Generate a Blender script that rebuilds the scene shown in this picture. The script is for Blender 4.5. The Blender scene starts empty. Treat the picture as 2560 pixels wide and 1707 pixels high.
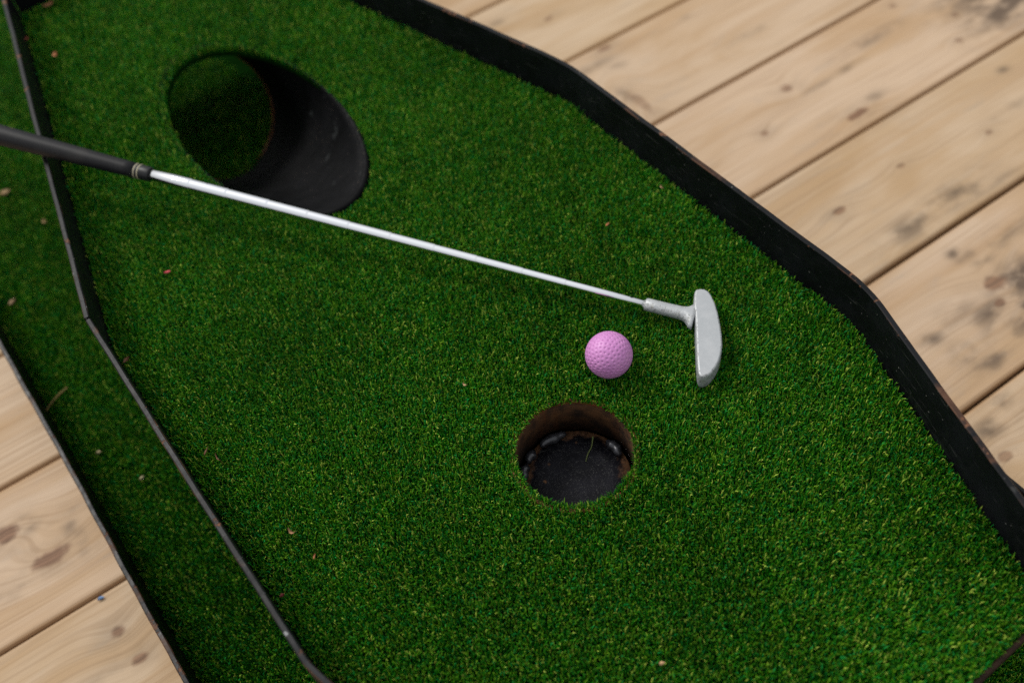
import bpy, bmesh, math, random
import numpy as np
from mathutils import Vector, Matrix

R_ = math.radians
SC = bpy.context.scene
COL = SC.collection
rng = np.random.default_rng(11)
random.seed(11)

# ------------------------------------------------------------------ camera
PITCH, ROLL = R_(53.3386), R_(-8.2459)
CAM_H = 0.964                        # metres above the wooden deck
fw = Vector((0, math.cos(PITCH), -math.sin(PITCH)))
rt0 = Vector((1, 0, 0)); up0 = rt0.cross(fw)
rt = math.cos(ROLL) * rt0 + math.sin(ROLL) * up0
up = -math.sin(ROLL) * rt0 + math.cos(ROLL) * up0
cam = bpy.data.cameras.new('camera')
cam_o = bpy.data.objects.new('camera', cam)
COL.objects.link(cam_o)
cam_o.matrix_world = Matrix(((rt.x, up.x, -fw.x, 0), (rt.y, up.y, -fw.y, 0), (rt.z, up.z, -fw.z, CAM_H), (0, 0, 0, 1)))
cam.lens = 35; cam.sensor_width = 36
cam.clip_start = 0.02; cam.clip_end = 500
cam.dof.use_dof = True
cam.dof.focus_distance = 0.872
cam.dof.aperture_fstop = 2.8
cam.dof.aperture_blades = 9
SC.camera = cam_o

# ------------------------------------------------------------------ sky and sun (overcast)
SUN_EL, SUN_AZ = R_(46), R_(-50)     # azimuth from +Y, clockwise
w = bpy.data.worlds.new('World'); SC.world = w; w.use_nodes = True
nt = w.node_tree; nt.nodes.clear()
sky = nt.nodes.new('ShaderNodeTexSky'); sky.sky_type = 'NISHITA'; sky.sun_disc = False
sky.sun_elevation = SUN_EL; sky.sun_rotation = SUN_AZ
sky.air_density = 1.0; sky.dust_density = 4.0; sky.ozone_density = 1.0
hs = nt.nodes.new('ShaderNodeHueSaturation'); hs.inputs['Saturation'].default_value = 0.22
bg = nt.nodes.new('ShaderNodeBackground'); bg.inputs['Strength'].default_value = 0.078
wo = nt.nodes.new('ShaderNodeOutputWorld')
cl = nt.nodes.new('ShaderNodeMix'); cl.data_type = 'RGBA'        # an even cloud layer over the clear sky
cl.inputs[0].default_value = 0.72
tcw = nt.nodes.new('ShaderNodeTexCoord'); sxw = nt.nodes.new('ShaderNodeSeparateXYZ'); nt.links.new(tcw.outputs['Generated'], sxw.inputs[0])
cie = nt.nodes.new('ShaderNodeMath'); cie.operation = 'MULTIPLY_ADD'; cie.use_clamp = True      # CIE overcast sky: (1 + 2 sin h) / 3
nt.links.new(sxw.outputs[2], cie.inputs[0]); cie.inputs[1].default_value = 0.667; cie.inputs[2].default_value = 0.333
ccol = nt.nodes.new('ShaderNodeVectorMath'); ccol.operation = 'SCALE'; ccol.inputs[0].default_value = (9.2, 9.45, 9.7)
nt.links.new(cie.outputs[0], ccol.inputs['Scale']); nt.links.new(ccol.outputs[0], cl.inputs[7])
nt.links.new(sky.outputs[0], hs.inputs['Color']); nt.links.new(hs.outputs[0], cl.inputs[6]); nt.links.new(cl.outputs[2], bg.inputs['Color'])
nt.links.new(bg.outputs[0], wo.inputs[0])

sun = bpy.data.lights.new('sun', 'SUN'); sun.energy = 1.5; sun.angle = R_(16); sun.color = (1.0, 0.965, 0.91)
sun_o = bpy.data.objects.new('sun', sun); COL.objects.link(sun_o)
sd = Vector((math.sin(SUN_AZ) * math.cos(SUN_EL), math.cos(SUN_AZ) * math.cos(SUN_EL), math.sin(SUN_EL)))
sun_o.rotation_euler = sd.to_track_quat('Z', 'Y').to_euler()

vs = SC.view_settings
vs.view_transform = 'Standard'; vs.look = 'None'; vs.gamma = 1.0; vs.exposure = 0.7
vs.use_curve_mapping = False
SC.cycles.use_denoising = False
SC.cycles.max_bounces = 6

# ------------------------------------------------------------------ the place: frames and levels (metres)
ZT = 0.215          # tips of the raised turf
ZL = 0.025          # tips of the lower turf
PILE = 0.010
UA = (-0.50698, 0.86196)     # along the lane, away from the viewer
WA = (0.86196, 0.50698)      # across the lane, to the right
def uw(u, w_): return (u * UA[0] + w_ * WA[0], u * UA[1] + w_ * WA[1])
def to_uw(x, y): return (x * UA[0] + y * UA[1], x * WA[0] + y * WA[1])
WC = 0.2545                  # centre line of the lane

# inner outline of the raised platform in (u, w)
RK_F, RK_N, LK_F, LK_N = 0.711, 0.293, 0.733, 0.318
WR, WL = 0.5375, -0.0205
U_FAR, U_FRONT = 1.352, 0.021
SR_F, SL_F, S_N = 0.24, 0.2127, 0.341
def w_right(u):
    if u > RK_F: return WR - SR_F * (u - RK_F)
    if u < RK_N: return WR - S_N * (RK_N - u)
    return WR
def w_left(u):
    if u > LK_F: return WL + SL_F * (u - LK_F)
    if u < LK_N: return WL + 0.24 * (LK_N - u)
    return WL

HOLE = (0.0400, 0.4338); HOLE_R = 0.0534
PIPE_C = (-0.2488, 0.9190); PIPE_R = 0.0885; PIPE_I = R_(29.45); PIPE_A = (-0.530, 0.848); PIPE_MAJ = 0.1800

# ------------------------------------------------------------------ helpers
def link(o, parent=None):
    COL.objects.link(o)
    if parent is not None: o.parent = parent
    return o
def obj_from(name, verts, faces, mat, parent=None, smooth=False, loc=None):
    me = bpy.data.meshes.new(name)
    me.from_pydata([tuple(v) for v in verts], [], faces); me.update()
    if mat: me.materials.append(mat)
    if smooth: me.polygons.foreach_set('use_smooth', [True] * len(me.polygons))
    o = link(bpy.data.objects.new(name, me), parent)
    if loc is not None: o.location = loc
    return o
def obj_bm(name, bm, mat, parent=None, smooth=False):
    bmesh.ops.recalc_face_normals(bm, faces=bm.faces)
    me = bpy.data.meshes.new(name); bm.to_mesh(me); bm.free()
    if mat: me.materials.append(mat)
    if smooth: me.polygons.foreach_set('use_smooth', [True] * len(me.polygons))
    return link(bpy.data.objects.new(name, me), parent)
def thing(name, label, cat, loc=(0, 0, 0), group=None):
    o = bpy.data.objects.new(name, None); o.empty_display_size = 0.05; COL.objects.link(o)
    o.location = loc; o['label'] = label; o['category'] = cat
    if group: o['group'] = group
    return o
def tag(o, label, cat, group=None):
    o['label'] = label; o['category'] = cat
    if group: o['group'] = group
    return o

class NT:
    def __init__(s, name):
        s.m = bpy.data.materials.new(name); s.m.use_nodes = True
        s.t = s.m.node_tree; s.t.nodes.clear()
        s.out = s.n('ShaderNodeOutputMaterial')
        s.p = s.n('ShaderNodeBsdfPrincipled'); s.l(s.p.outputs[0], s.out.inputs[0])
    def n(s, ty, **kw):
        x = s.t.nodes.new(ty)
        for k, v in kw.items(): setattr(x, k, v)
        return x
    def l(s, a, b): s.t.links.new(a, b)
    def set(s, sock, v):
        if isinstance(v, bpy.types.NodeSocket): s.l(v, sock)
        elif v is not None: sock.default_value = v
    def math(s, op, a, b=None, c=None, clamp=False):
        x = s.n('ShaderNodeMath', operation=op, use_clamp=clamp)
        s.set(x.inputs[0], a); s.set(x.inputs[1], b)
        if c is not None: s.set(x.inputs[2], c)
        return x.outputs[0]
    def vmath(s, op, a, b=None):
        x = s.n('ShaderNodeVectorMath', operation=op)
        s.set(x.inputs[0], a); s.set(x.inputs[1], b)
        return x
    def mapr(s, v, a, b, c=0.0, d=1.0, smooth=True):
        x = s.n('ShaderNodeMapRange'); x.interpolation_type = 'SMOOTHSTEP' if smooth else 'LINEAR'
        s.set(x.inputs[0], v); x.inputs[1].default_value = a; x.inputs[2].default_value = b
        x.inputs[3].default_value = c; x.inputs[4].default_value = d
        return x.outputs[0]
    def mix(s, f, a, b, bt='MIX'):
        x = s.n('ShaderNodeMix', data_type='RGBA', blend_type=bt)
        s.set(x.inputs[0], f)
        for sock, v in ((x.inputs[6], a), (x.inputs[7], b)):
            if isinstance(v, (tuple, list)): v = tuple(v) + (1.0,) if len(v) == 3 else v
            s.set(sock, v)
        return x.outputs[2]
    def noise(s, vec, scale, detail=3, rough=0.55, dist=0.0):
        x = s.n('ShaderNodeTexNoise'); s.set(x.inputs['Vector'], vec)
        x.inputs['Scale'].default_value = scale; x.inputs['Detail'].default_value = detail
        x.inputs['Roughness'].default_value = rough; x.inputs['Distortion'].default_value = dist
        return x.outputs[0]
    def voro(s, vec, scale, feat='F1', rnd=1.0):
        x = s.n('ShaderNodeTexVoronoi', feature=feat); s.set(x.inputs['Vector'], vec)
        x.inputs['Scale'].default_value = scale; x.inputs['Randomness'].default_value = rnd
        return x.outputs['Distance']
    def coord(s, kind='Object'):
        return s.n('ShaderNodeTexCoord').outputs[kind]
    def scale(s, vec, sc, loc=(0, 0, 0)):
        x = s.n('ShaderNodeMapping'); s.l(vec, x.inputs[0]); x.inputs['Scale'].default_value = sc; x.inputs['Location'].default_value = loc
        return x.outputs[0]
    def sep(s, vec):
        x = s.n('ShaderNodeSeparateXYZ'); s.l(vec, x.inputs[0]); return x.outputs
    def comb(s, x_, y_, z_):
        x = s.n('ShaderNodeCombineXYZ')
        for i, v in enumerate((x_, y_, z_)): s.set(x.inputs[i], v)
        return x.outputs[0]
    def bump(s, h, strength, dist):
        x = s.n('ShaderNodeBump'); s.l(h, x.inputs['Height']); x.inputs['Strength'].default_value = strength; x.inputs['Distance'].default_value = dist
        s.l(x.outputs[0], s.p.inputs['Normal']); return x
    def base(s, c=None, rough=None, metal=None, spec=None):
        def pad(v): return tuple(v) + (1.0,) if isinstance(v, (tuple, list)) and len(v) == 3 else v
        if c is not None: s.set(s.p.inputs['Base Color'], pad(c))
        if rough is not None: s.set(s.p.inputs['Roughness'], rough)
        if metal is not None: s.set(s.p.inputs['Metallic'], metal)
        if spec is not None: s.set(s.p.inputs['Specular IOR Level'], spec)

# ------------------------------------------------------------------ materials
def mat_wood(name, seed, knots, tint):
    """knots: (x, y, rx, ry, kind, strength) in plank space; kind k = knot, s = dirty stain and other dark areas"""
    m = NT(name); c = m.coord(); xyz = m.sep(c)
    g = xyz[1]
    kmask = smask = None
    wob = m.noise(m.scale(c, (1, 1, 1), (seed, 0, 0)), 55, 3)
    wobv = m.math('MULTIPLY_ADD', wob, 1.5, -0.75)
    for (x, y, rx, ry, kind, st) in knots:
        s1 = m.vmath('SUBTRACT', c, (x, y, 0)).outputs[0]
        s2 = m.vmath('MULTIPLY', s1, (1 / rx, 1 / ry, 0)).outputs[0]
        d2 = m.vmath('DOT_PRODUCT', s2, s2).outputs['Value']
        if kind == 'k':
            e = m.math('EXPONENT', m.math('MULTIPLY', d2, -0.12))
            g = m.math('MULTIPLY_ADD', e, ry * 1.9 * (1 if (x * 977) % 2 < 1 else -1), g)
            d = m.math('ADD', m.math('SQRT', d2), m.math('MULTIPLY', wobv, 0.7))
            k = m.mapr(d, 1.10, 0.45, 0, st)
            kmask = k if kmask is None else m.math('MAXIMUM', kmask, k)
            # the dirty halo around a knot
            e2 = m.math('MULTIPLY', m.math('EXPONENT', m.math('MULTIPLY', d2, -0.16)), 0.32 * st)
            smask = e2 if smask is None else m.math('MAXIMUM', smask, e2)
        else:
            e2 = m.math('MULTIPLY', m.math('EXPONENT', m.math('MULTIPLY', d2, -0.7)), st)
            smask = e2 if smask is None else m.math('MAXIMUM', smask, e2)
    gv = m.comb(m.math('MULTIPLY', xyz[0], 0.9), m.math('MULTIPLY', g, 48), seed * 1.7)
    rings = m.noise(gv, 1.0, 4, 0.6, 0.4)
    gf = m.comb(m.math('MULTIPLY', xyz[0], 5), m.math('MULTIPLY', g, 300), seed * 3.1)
    fine = m.noise(gf, 1.0, 3, 0.6)
    big = m.noise(m.comb(m.math('MULTIPLY', xyz[0], 3.2), m.math('MULTIPLY', g, 13), seed * 0.9), 1.0, 4, 0.55, 0.6)
    pale = (0.475, 0.352, 0.242); tan = (0.395, 0.264, 0.150); orange = (0.355, 0.212, 0.100)
    col = m.mix(m.mapr(big, 0.34, 0.64), tan, pale)
    col = m.mix(m.mapr(rings, 0.46, 0.72, 0, 0.45), col, orange)
    col = m.mix(m.mapr(fine, 0.46, 0.70, 0, 0.50), col, (0.29, 0.19, 0.115))
    # weathered grey mottling
    grey = m.noise(m.scale(c, (6, 22, 1), (seed * 2.2, 0, 0)), 1.6, 5, 0.65)
    col = m.mix(m.mapr(grey, 0.54, 0.74, 0, 0.42), col, (0.33, 0.265, 0.205))
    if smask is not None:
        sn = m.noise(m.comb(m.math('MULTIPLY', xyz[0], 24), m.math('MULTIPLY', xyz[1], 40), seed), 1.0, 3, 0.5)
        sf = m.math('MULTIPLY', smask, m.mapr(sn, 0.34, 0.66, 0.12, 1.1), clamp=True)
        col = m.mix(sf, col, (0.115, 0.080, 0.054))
    if kmask is not None:
        kc = m.mix(m.mapr(fine, 0.3, 0.7), (0.235, 0.128, 0.072), (0.105, 0.060, 0.038))
        col = m.mix(kmask, col, kc)
    # the sawn long edges are darker and warmer (age, resin)
    edge = m.mapr(m.math('ABSOLUTE', xyz[1]), 0.0885, 0.0935, 0, 0.7)
    col = m.mix(m.math('MULTIPLY', edge, m.mapr(rings, 0.25, 0.6, 0.5, 1.0)), col, (0.29, 0.16, 0.07))
    col = m.mix(1.0, col, tint, 'MULTIPLY')
    m.base(col, m.mapr(fine, 0.3, 0.7, 0.62, 0.75), 0.0, 0.25)
    m.bump(m.math('ADD', m.math('MULTIPLY', rings, 0.7), m.math('MULTIPLY', fine, 0.5)), 0.35, 0.0012)
    return m.m

def mat_black_paint(name, z_top, worn=1.0):
    m = NT(name); c = m.coord(); xyz = m.sep(c)
    n1 = m.noise(c, 26, 4, 0.6); n2 = m.noise(c, 140, 3, 0.6)
    col = m.mix(m.mapr(n1, 0.35, 0.7), (0.0026, 0.0028, 0.0034), (0.0054, 0.0058, 0.0074))
    # scuffs: fine pale specks and long scratches
    sp = m.voro(c, 105); specks = m.math('MULTIPLY', m.mapr(sp, 0.11, 0.05), m.mapr(m.noise(c, 45, 2), 0.46, 0.60))
    col = m.mix(m.math('MULTIPLY', specks, 0.8), col, (0.12, 0.12, 0.11))
    scr = m.noise(m.scale(c, (30, 30, 380)), 1.0, 2, 0.4, 1.4)
    col = m.mix(m.mapr(scr, 0.66, 0.74, 0, 0.25), col, (0.10, 0.10, 0.095))
    smear = m.noise(m.scale(c, (7, 7, 22)), 1.0, 5, 0.7)
    col = m.mix(m.mapr(smear, 0.55, 0.75, 0, 0.5), col, (0.020, 0.024, 0.022))
    # worn, rusty top edge
    edge = m.mapr(xyz[2], z_top - 0.0030, z_top - 0.0008)
    rn = m.noise(c, 46, 5, 0.66)
    chip = m.math('MULTIPLY', edge, m.mapr(rn, 0.595, 0.64, 0, worn))
    # a thin rubbed line along the arris
    arris = m.math('MULTIPLY', m.mapr(xyz[2], z_top - 0.0022, z_top - 0.0011), m.mapr(xyz[2], z_top + 0.0002, z_top - 0.0004))
    chip = m.math('MAXIMUM', chip, m.math('MULTIPLY', arris, m.mapr(m.noise(c, 21, 4, 0.6), 0.50, 0.62, 0, 0.6 * worn)))
    rust = m.mix(m.noise(c, 210, 3), (0.085, 0.036, 0.018), (0.17, 0.082, 0.046))
    col = m.mix(chip, col, rust)
    bare = m.math('MULTIPLY', edge, m.mapr(m.noise(c, 95, 3), 0.70, 0.735, 0, 0.9))
    col = m.mix(bare, col, (0.20, 0.205, 0.21))
    # grass dust low on the face
    ro = m.math('ADD', m.mapr(n2, 0.3, 0.7, 0.34, 0.48), m.math('MULTIPLY', chip, 0.3))
    m.base(col, ro, 0.0, 0.20)
    m.bump(m.math('ADD', m.math('MULTIPLY', n1, 0.6), m.math('ADD', m.math('MULTIPLY', n2, 0.25), m.math('MULTIPLY', chip, -0.6))), 0.5, 0.0010)
    return m.m

def mat_pipe(name):
    m = NT(name); c = m.coord()
    n1 = m.noise(c, 18, 5, 0.65); n2 = m.noise(c, 120, 3)
    col = m.mix(m.mapr(n1, 0.3, 0.7), (0.0016, 0.0016, 0.0019), (0.0050, 0.0050, 0.0058))
    col = m.mix(m.math('MULTIPLY', m.mapr(m.voro(c, 190), 0.12, 0.03), m.mapr(n1, 0.48, 0.6)), col, (0.16, 0.12, 0.09))
    col = m.mix(m.mapr(m.noise(c, 33, 4), 0.66, 0.74, 0, 0.35), col, (0.06, 0.065, 0.065))
    m.base(col, m.mapr(n2, 0.3, 0.7, 0.5, 0.68), 0.0, 0.07)
    m.bump(n2, 0.35, 0.001)
    return m.m
def mat_rust(name, dark=False):
    m = NT(name); c = m.coord(); n1 = m.noise(c, 60, 5, 0.65); n2 = m.noise(c, 240, 3)
    a, b = ((0.024, 0.015, 0.010), (0.135, 0.062, 0.024)) if dark else ((0.10, 0.030, 0.012), (0.30, 0.10, 0.028))
    col = m.mix(m.mapr(n1, 0.32, 0.68), a, b)
    col = m.mix(m.mapr(n2, 0.60, 0.70, 0, 0.55), col, (0.015, 0.012, 0.011))
    if dark:
        xyz = m.sep(c)
        streak = m.noise(m.scale(c, (75, 75, 6)), 1.0, 4, 0.6)
        col = m.mix(m.mapr(streak, 0.52, 0.70, 0, 0.7), col, (0.13, 0.048, 0.016))
        sp = m.math('MULTIPLY', m.mapr(m.voro(c, 330), 0.10, 0.03), m.mapr(n1, 0.5, 0.6))
        col = m.mix(m.math('MULTIPLY', sp, 0.6), col, (0.30, 0.22, 0.14))
    m.base(col, 0.62, 0.0, 0.4); m.bump(n1, 0.6, 0.0015)
    return m.m
def mat_cup_floor(name):
    m = NT(name); c = m.coord(); n1 = m.noise(c, 45, 5, 0.6); n2 = m.noise(c, 300, 3)
    col = m.mix(m.mapr(n1, 0.35, 0.65), (0.0035, 0.0035, 0.005), (0.008, 0.008, 0.011))
    xyz = m.sep(c)
    rad = m.math('SQRT', m.math('ADD', m.math('MULTIPLY', xyz[0], xyz[0]), m.math('MULTIPLY', xyz[1], xyz[1])))
    rim = m.mapr(m.math('ADD', rad, m.math('MULTIPLY', m.math('SUBTRACT', n1, 0.5), 0.030)), 0.0405, 0.0465)
    col = m.mix(m.math('MULTIPLY', rim, m.mapr(n2, 0.35, 0.6, 0.45, 1.0)), col, (0.15, 0.075, 0.038))
    spots = m.math('MULTIPLY', m.mapr(m.voro(c, 62), 0.16, 0.06), m.mapr(n1, 0.46, 0.56))
    col = m.mix(m.math('MULTIPLY', spots, 0.8), col, (0.16, 0.075, 0.03))
    dust = m.math('MULTIPLY', m.mapr(m.voro(c, 300), 0.12, 0.03), m.mapr(m.noise(c, 90, 2), 0.5, 0.62))
    col = m.mix(m.math('MULTIPLY', dust, 0.6), col, (0.14, 0.14, 0.14))
    hair = m.noise(c, 85, 2, 0.5, 3.5)
    col = m.mix(m.math('MULTIPLY', m.mapr(m.math('ABSOLUTE', m.math('SUBTRACT', hair, 0.5)), 0.008, 0.002), 0.35), col, (0.18, 0.18, 0.17))
    m.base(col, m.mapr(n2, 0.3, 0.7, 0.42, 0.58), 0.0, 0.08); m.bump(m.math('ADD', n1, m.math('MULTIPLY', n2, 0.3)), 0.4, 0.001)
    return m.m

def mat_blades(name):
    m = NT(name)
    a = m.n('ShaderNodeVertexColor'); a.layer_name = 'tint'
    m.base(a.outputs['Color'], 0.5, 0.0, 0.12)
    tr = m.n('ShaderNodeBsdfTranslucent'); m.l(a.outputs['Color'], tr.inputs[0])
    mx = m.n('ShaderNodeMixShader'); mx.inputs[0].default_value = 0.12
    m.l(m.p.outputs[0], mx.inputs[1]); m.l(tr.outputs[0], mx.inputs[2]); m.l(mx.outputs[0], m.out.inputs[0])
    return m.m

def mat_simple(name, c, rough=0.5, metal=0.0, spec=0.5, nscale=None, amp=0.25):
    m = NT(name)
    if nscale:
        n1 = m.noise(m.coord(), nscale, 4)
        col = m.mix(m.mapr(n1, 0.3, 0.7), tuple(x * (1 - amp) for x in c), tuple(min(1, x * (1 + amp)) for x in c))
        m.base(col, rough, metal, spec); m.bump(n1, 0.3, 0.0008)
    else:
        m.base(c, rough, metal, spec)
    return m.m

def mat_head(name):
    m = NT(name); c = m.coord(); n1 = m.noise(c, 90, 4, 0.6); n2 = m.noise(c, 700, 3, 0.6)
    nrm = m.n('ShaderNodeNewGeometry').outputs['Normal']; nz = m.sep(nrm)[2]
    col = m.mix(m.mapr(n1, 0.35, 0.7), (0.35, 0.365, 0.375), (0.38, 0.392, 0.402))
    # knocked edges: raw bright and pitted dark, only where the form turns
    turn = m.mapr(nz, 0.998, 0.95)
    nick = m.math('MULTIPLY', turn, m.mapr(m.noise(c, 420, 4, 0.7), 0.52, 0.60))
    rub = m.math('MULTIPLY', m.math('MULTIPLY', m.mapr(nz, 0.995, 0.93), m.mapr(nz, 0.35, 0.6)), m.mapr(m.noise(c, 420, 4, 0.7), 0.42, 0.55))
    col = m.mix(m.math('MULTIPLY', rub, 0.55), col, (0.62, 0.63, 0.63))
    col = m.mix(m.math('MULTIPLY', nick, 0.6), col, (0.08, 0.08, 0.075))
    dirt = m.mapr(m.noise(c, 160, 4), 0.55, 0.72, 0, 0.35)
    col = m.mix(m.math('MULTIPLY', dirt, turn), col, (0.30, 0.29, 0.24))
    s1 = m.noise(m.scale(c, (60, 700, 60)), 1.0, 2, 0.4, 0.8)
    n0 = m.n('ShaderNodeMapping'); m.l(c, n0.inputs[0]); n0.inputs['Rotation'].default_value = (0, 0, R_(50)); n0.inputs['Scale'].default_value = (28, 900, 40)
    s2 = m.noise(n0.outputs[0], 1.0, 2, 0.4, 0.3)
    scr = m.mapr(s2, 0.755, 0.79, 0, 0.8)
    col = m.mix(scr, col, (0.86, 0.86, 0.85))
    m.base(col, m.mapr(n1, 0.3, 0.7, 0.42, 0.55), 0.30, 0.35)
    m.bump(m.math('ADD', m.math('MULTIPLY', n2, 0.25), m.math('ADD', m.math('MULTIPLY', nick, -0.9), m.math('MULTIPLY', scr, -0.5))), 0.45, 0.0006)
    return m.m

def mat_chrome(name):
    m = NT(name); c = m.coord(); n1 = m.noise(m.scale(c, (8, 260, 260)), 1.0, 2)
    tarn = m.math('MULTIPLY', m.mapr(m.voro(c, 75), 0.17, 0.10), m.mapr(m.noise(c, 28, 2), 0.52, 0.60))
    col = m.mix(tarn, (0.82, 0.83, 0.85), (0.05, 0.045, 0.045))
    m.base(col, m.math('ADD', m.mapr(n1, 0.3, 0.7, 0.03, 0.06), m.math('MULTIPLY', tarn, 0.4)), 1.0, 0.5)
    return m.m

def mat_grip(name):
    m = NT(name); c = m.coord()
    v = m.voro(m.scale(c, (1.0, 1.25, 1.25)), 520, 'F1', 0.35)
    dots = m.mapr(v, 0.15, 0.50)
    n1 = m.noise(c, 30, 4)
    col = m.mix(dots, (0.016, 0.016, 0.018), (0.007, 0.007, 0.008))
    col = m.mix(m.mapr(n1, 0.5, 0.75, 0, 0.35), col, (0.030, 0.028, 0.026))
    m.base(col, 0.55, 0.0, 0.18); m.bump(dots, -0.5, 0.0006)
    return m.m

def mat_ball(name):
    m = NT(name); c = m.coord(); n1 = m.noise(c, 70, 4)
    col = m.mix(m.mapr(n1, 0.3, 0.7), (0.485, 0.195, 0.445), (0.53, 0.222, 0.485))
    n2 = m.noise(c, 130, 3, 0.5, 3.0)
    scuff = m.math('MULTIPLY', m.mapr(m.math('ABSOLUTE', m.math('SUBTRACT', n2, 0.5)), 0.012, 0.003), m.mapr(m.noise(c, 55, 2), 0.54, 0.62))
    col = m.mix(m.math('MULTIPLY', scuff, 0.7), col, (0.75, 0.45, 0.52))
    dirt = m.math('MULTIPLY', m.mapr(m.voro(c, 210), 0.13, 0.04), m.mapr(m.noise(c, 48, 2), 0.58, 0.66))
    col = m.mix(m.math('MULTIPLY', dirt, 0.55), col, (0.22, 0.11, 0.12))
    m.base(col, 0.46, 0.0, 0.4)
    m.p.inputs['Subsurface Weight'].default_value = 0.12
    m.p.inputs['Subsurface Radius'].default_value = (0.004, 0.002, 0.003)
    m.bump(m.math('ADD', m.math('MULTIPLY', scuff, -0.6), m.math('MULTIPLY', m.noise(c, 350, 2), 0.3)), 0.4, 0.0005)
    return m.m

M = dict(
    rail_up=mat_black_paint('black paint raised rail', ZT + 0.047),
    rail_low=mat_black_paint('black paint lower rail', 0.075, 0.8),
    plate=mat_simple('turf backing', (0.003, 0.016, 0.002), 0.95, 0, 0.0, 90),
    steel_dark=mat_simple('dark steel underside', (0.02, 0.019, 0.018), 0.6, 0, 0.4, 30),
    pipe=mat_pipe('pipe black paint'), rust=mat_rust('orange rust'), rust_dark=mat_rust('dark rust', True),
    cup_floor=mat_cup_floor('cup floor'), weld=mat_simple('weld bead', (0.030, 0.031, 0.036), 0.32, 0.3, 0.6, 160, 0.5),
    blades=mat_blades('turf blades'), head=mat_head('cast putter head'), chrome=mat_chrome('chrome shaft'),
    grip=mat_grip('rubber grip'), grip_plain=mat_simple('plain rubber', (0.009, 0.009, 0.010), 0.45, 0, 0.3, 80),
    lip=mat_simple('dark rusty lip', (0.028, 0.013, 0.007), 0.7, 0, 0.2, 120, 0.5),
    band=mat_simple('grip band paint', (0.34, 0.30, 0.20), 0.5), ball=mat_ball('pink ball'),
    soil=mat_simple('soil', (0.06, 0.05, 0.04), 0.9, 0, 0.2, 4), under=mat_simple('under deck shadow', (0.03, 0.024, 0.018), 0.9, 0, 0.1, 12),
)

# ------------------------------------------------------------------ ground and wooden deck
g_ = obj_from('ground', [(-80, -80, -0.16), (80, -80, -0.16), (80, 80, -0.16), (-80, 80, -0.16)], [(0, 1, 2, 3)], M['soil'])
g_['kind'] = 'structure'
TH = R_(27.81027)
PD = (math.cos(TH), math.sin(TH)); PN = (-math.sin(TH), math.cos(TH))
PITCH_W = 0.192226; GAP0 = 1.2097      # far edge of plank 0 measured across the boards

def plank_mesh(name, width, length, cup):
    """one sawn board with eased edges; local x along, y across, z = 0 the walking face"""
    hw = width / 2; c = 0.0042; t = 0.034
    prof = [(-hw + 0.001, -t), (-hw, -0.010), (-hw, -c), (-hw + c * 0.35, -c * 0.3), (-hw + c, 0)]
    for k in range(1, 6):
        y = -hw + c + (2 * hw - 2 * c) * k / 6
        prof.append((y, cup * (1 - (y / hw) ** 2)))
    prof += [(hw - c, 0), (hw - c * 0.35, -c * 0.3), (hw, -c), (hw, -0.010), (hw - 0.001, -t)]
    xs = np.linspace(-length / 2, length / 2, 13)
    vs_, fs = [], []
    n = len(prof)
    for i, x in enumerate(xs):
        for (y, z) in prof: vs_.append((x, y, z))
    for i in range(len(xs) - 1):
        for j in range(n):
            a, b = i * n + j, i * n + (j + 1) % n
            fs.append((a, b, b + n, a + n))
    fs.append(tuple(range(n))[::-1]); fs.append(tuple(range((len(xs) - 1) * n, len(xs) * n)))
    return vs_, fs

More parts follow.
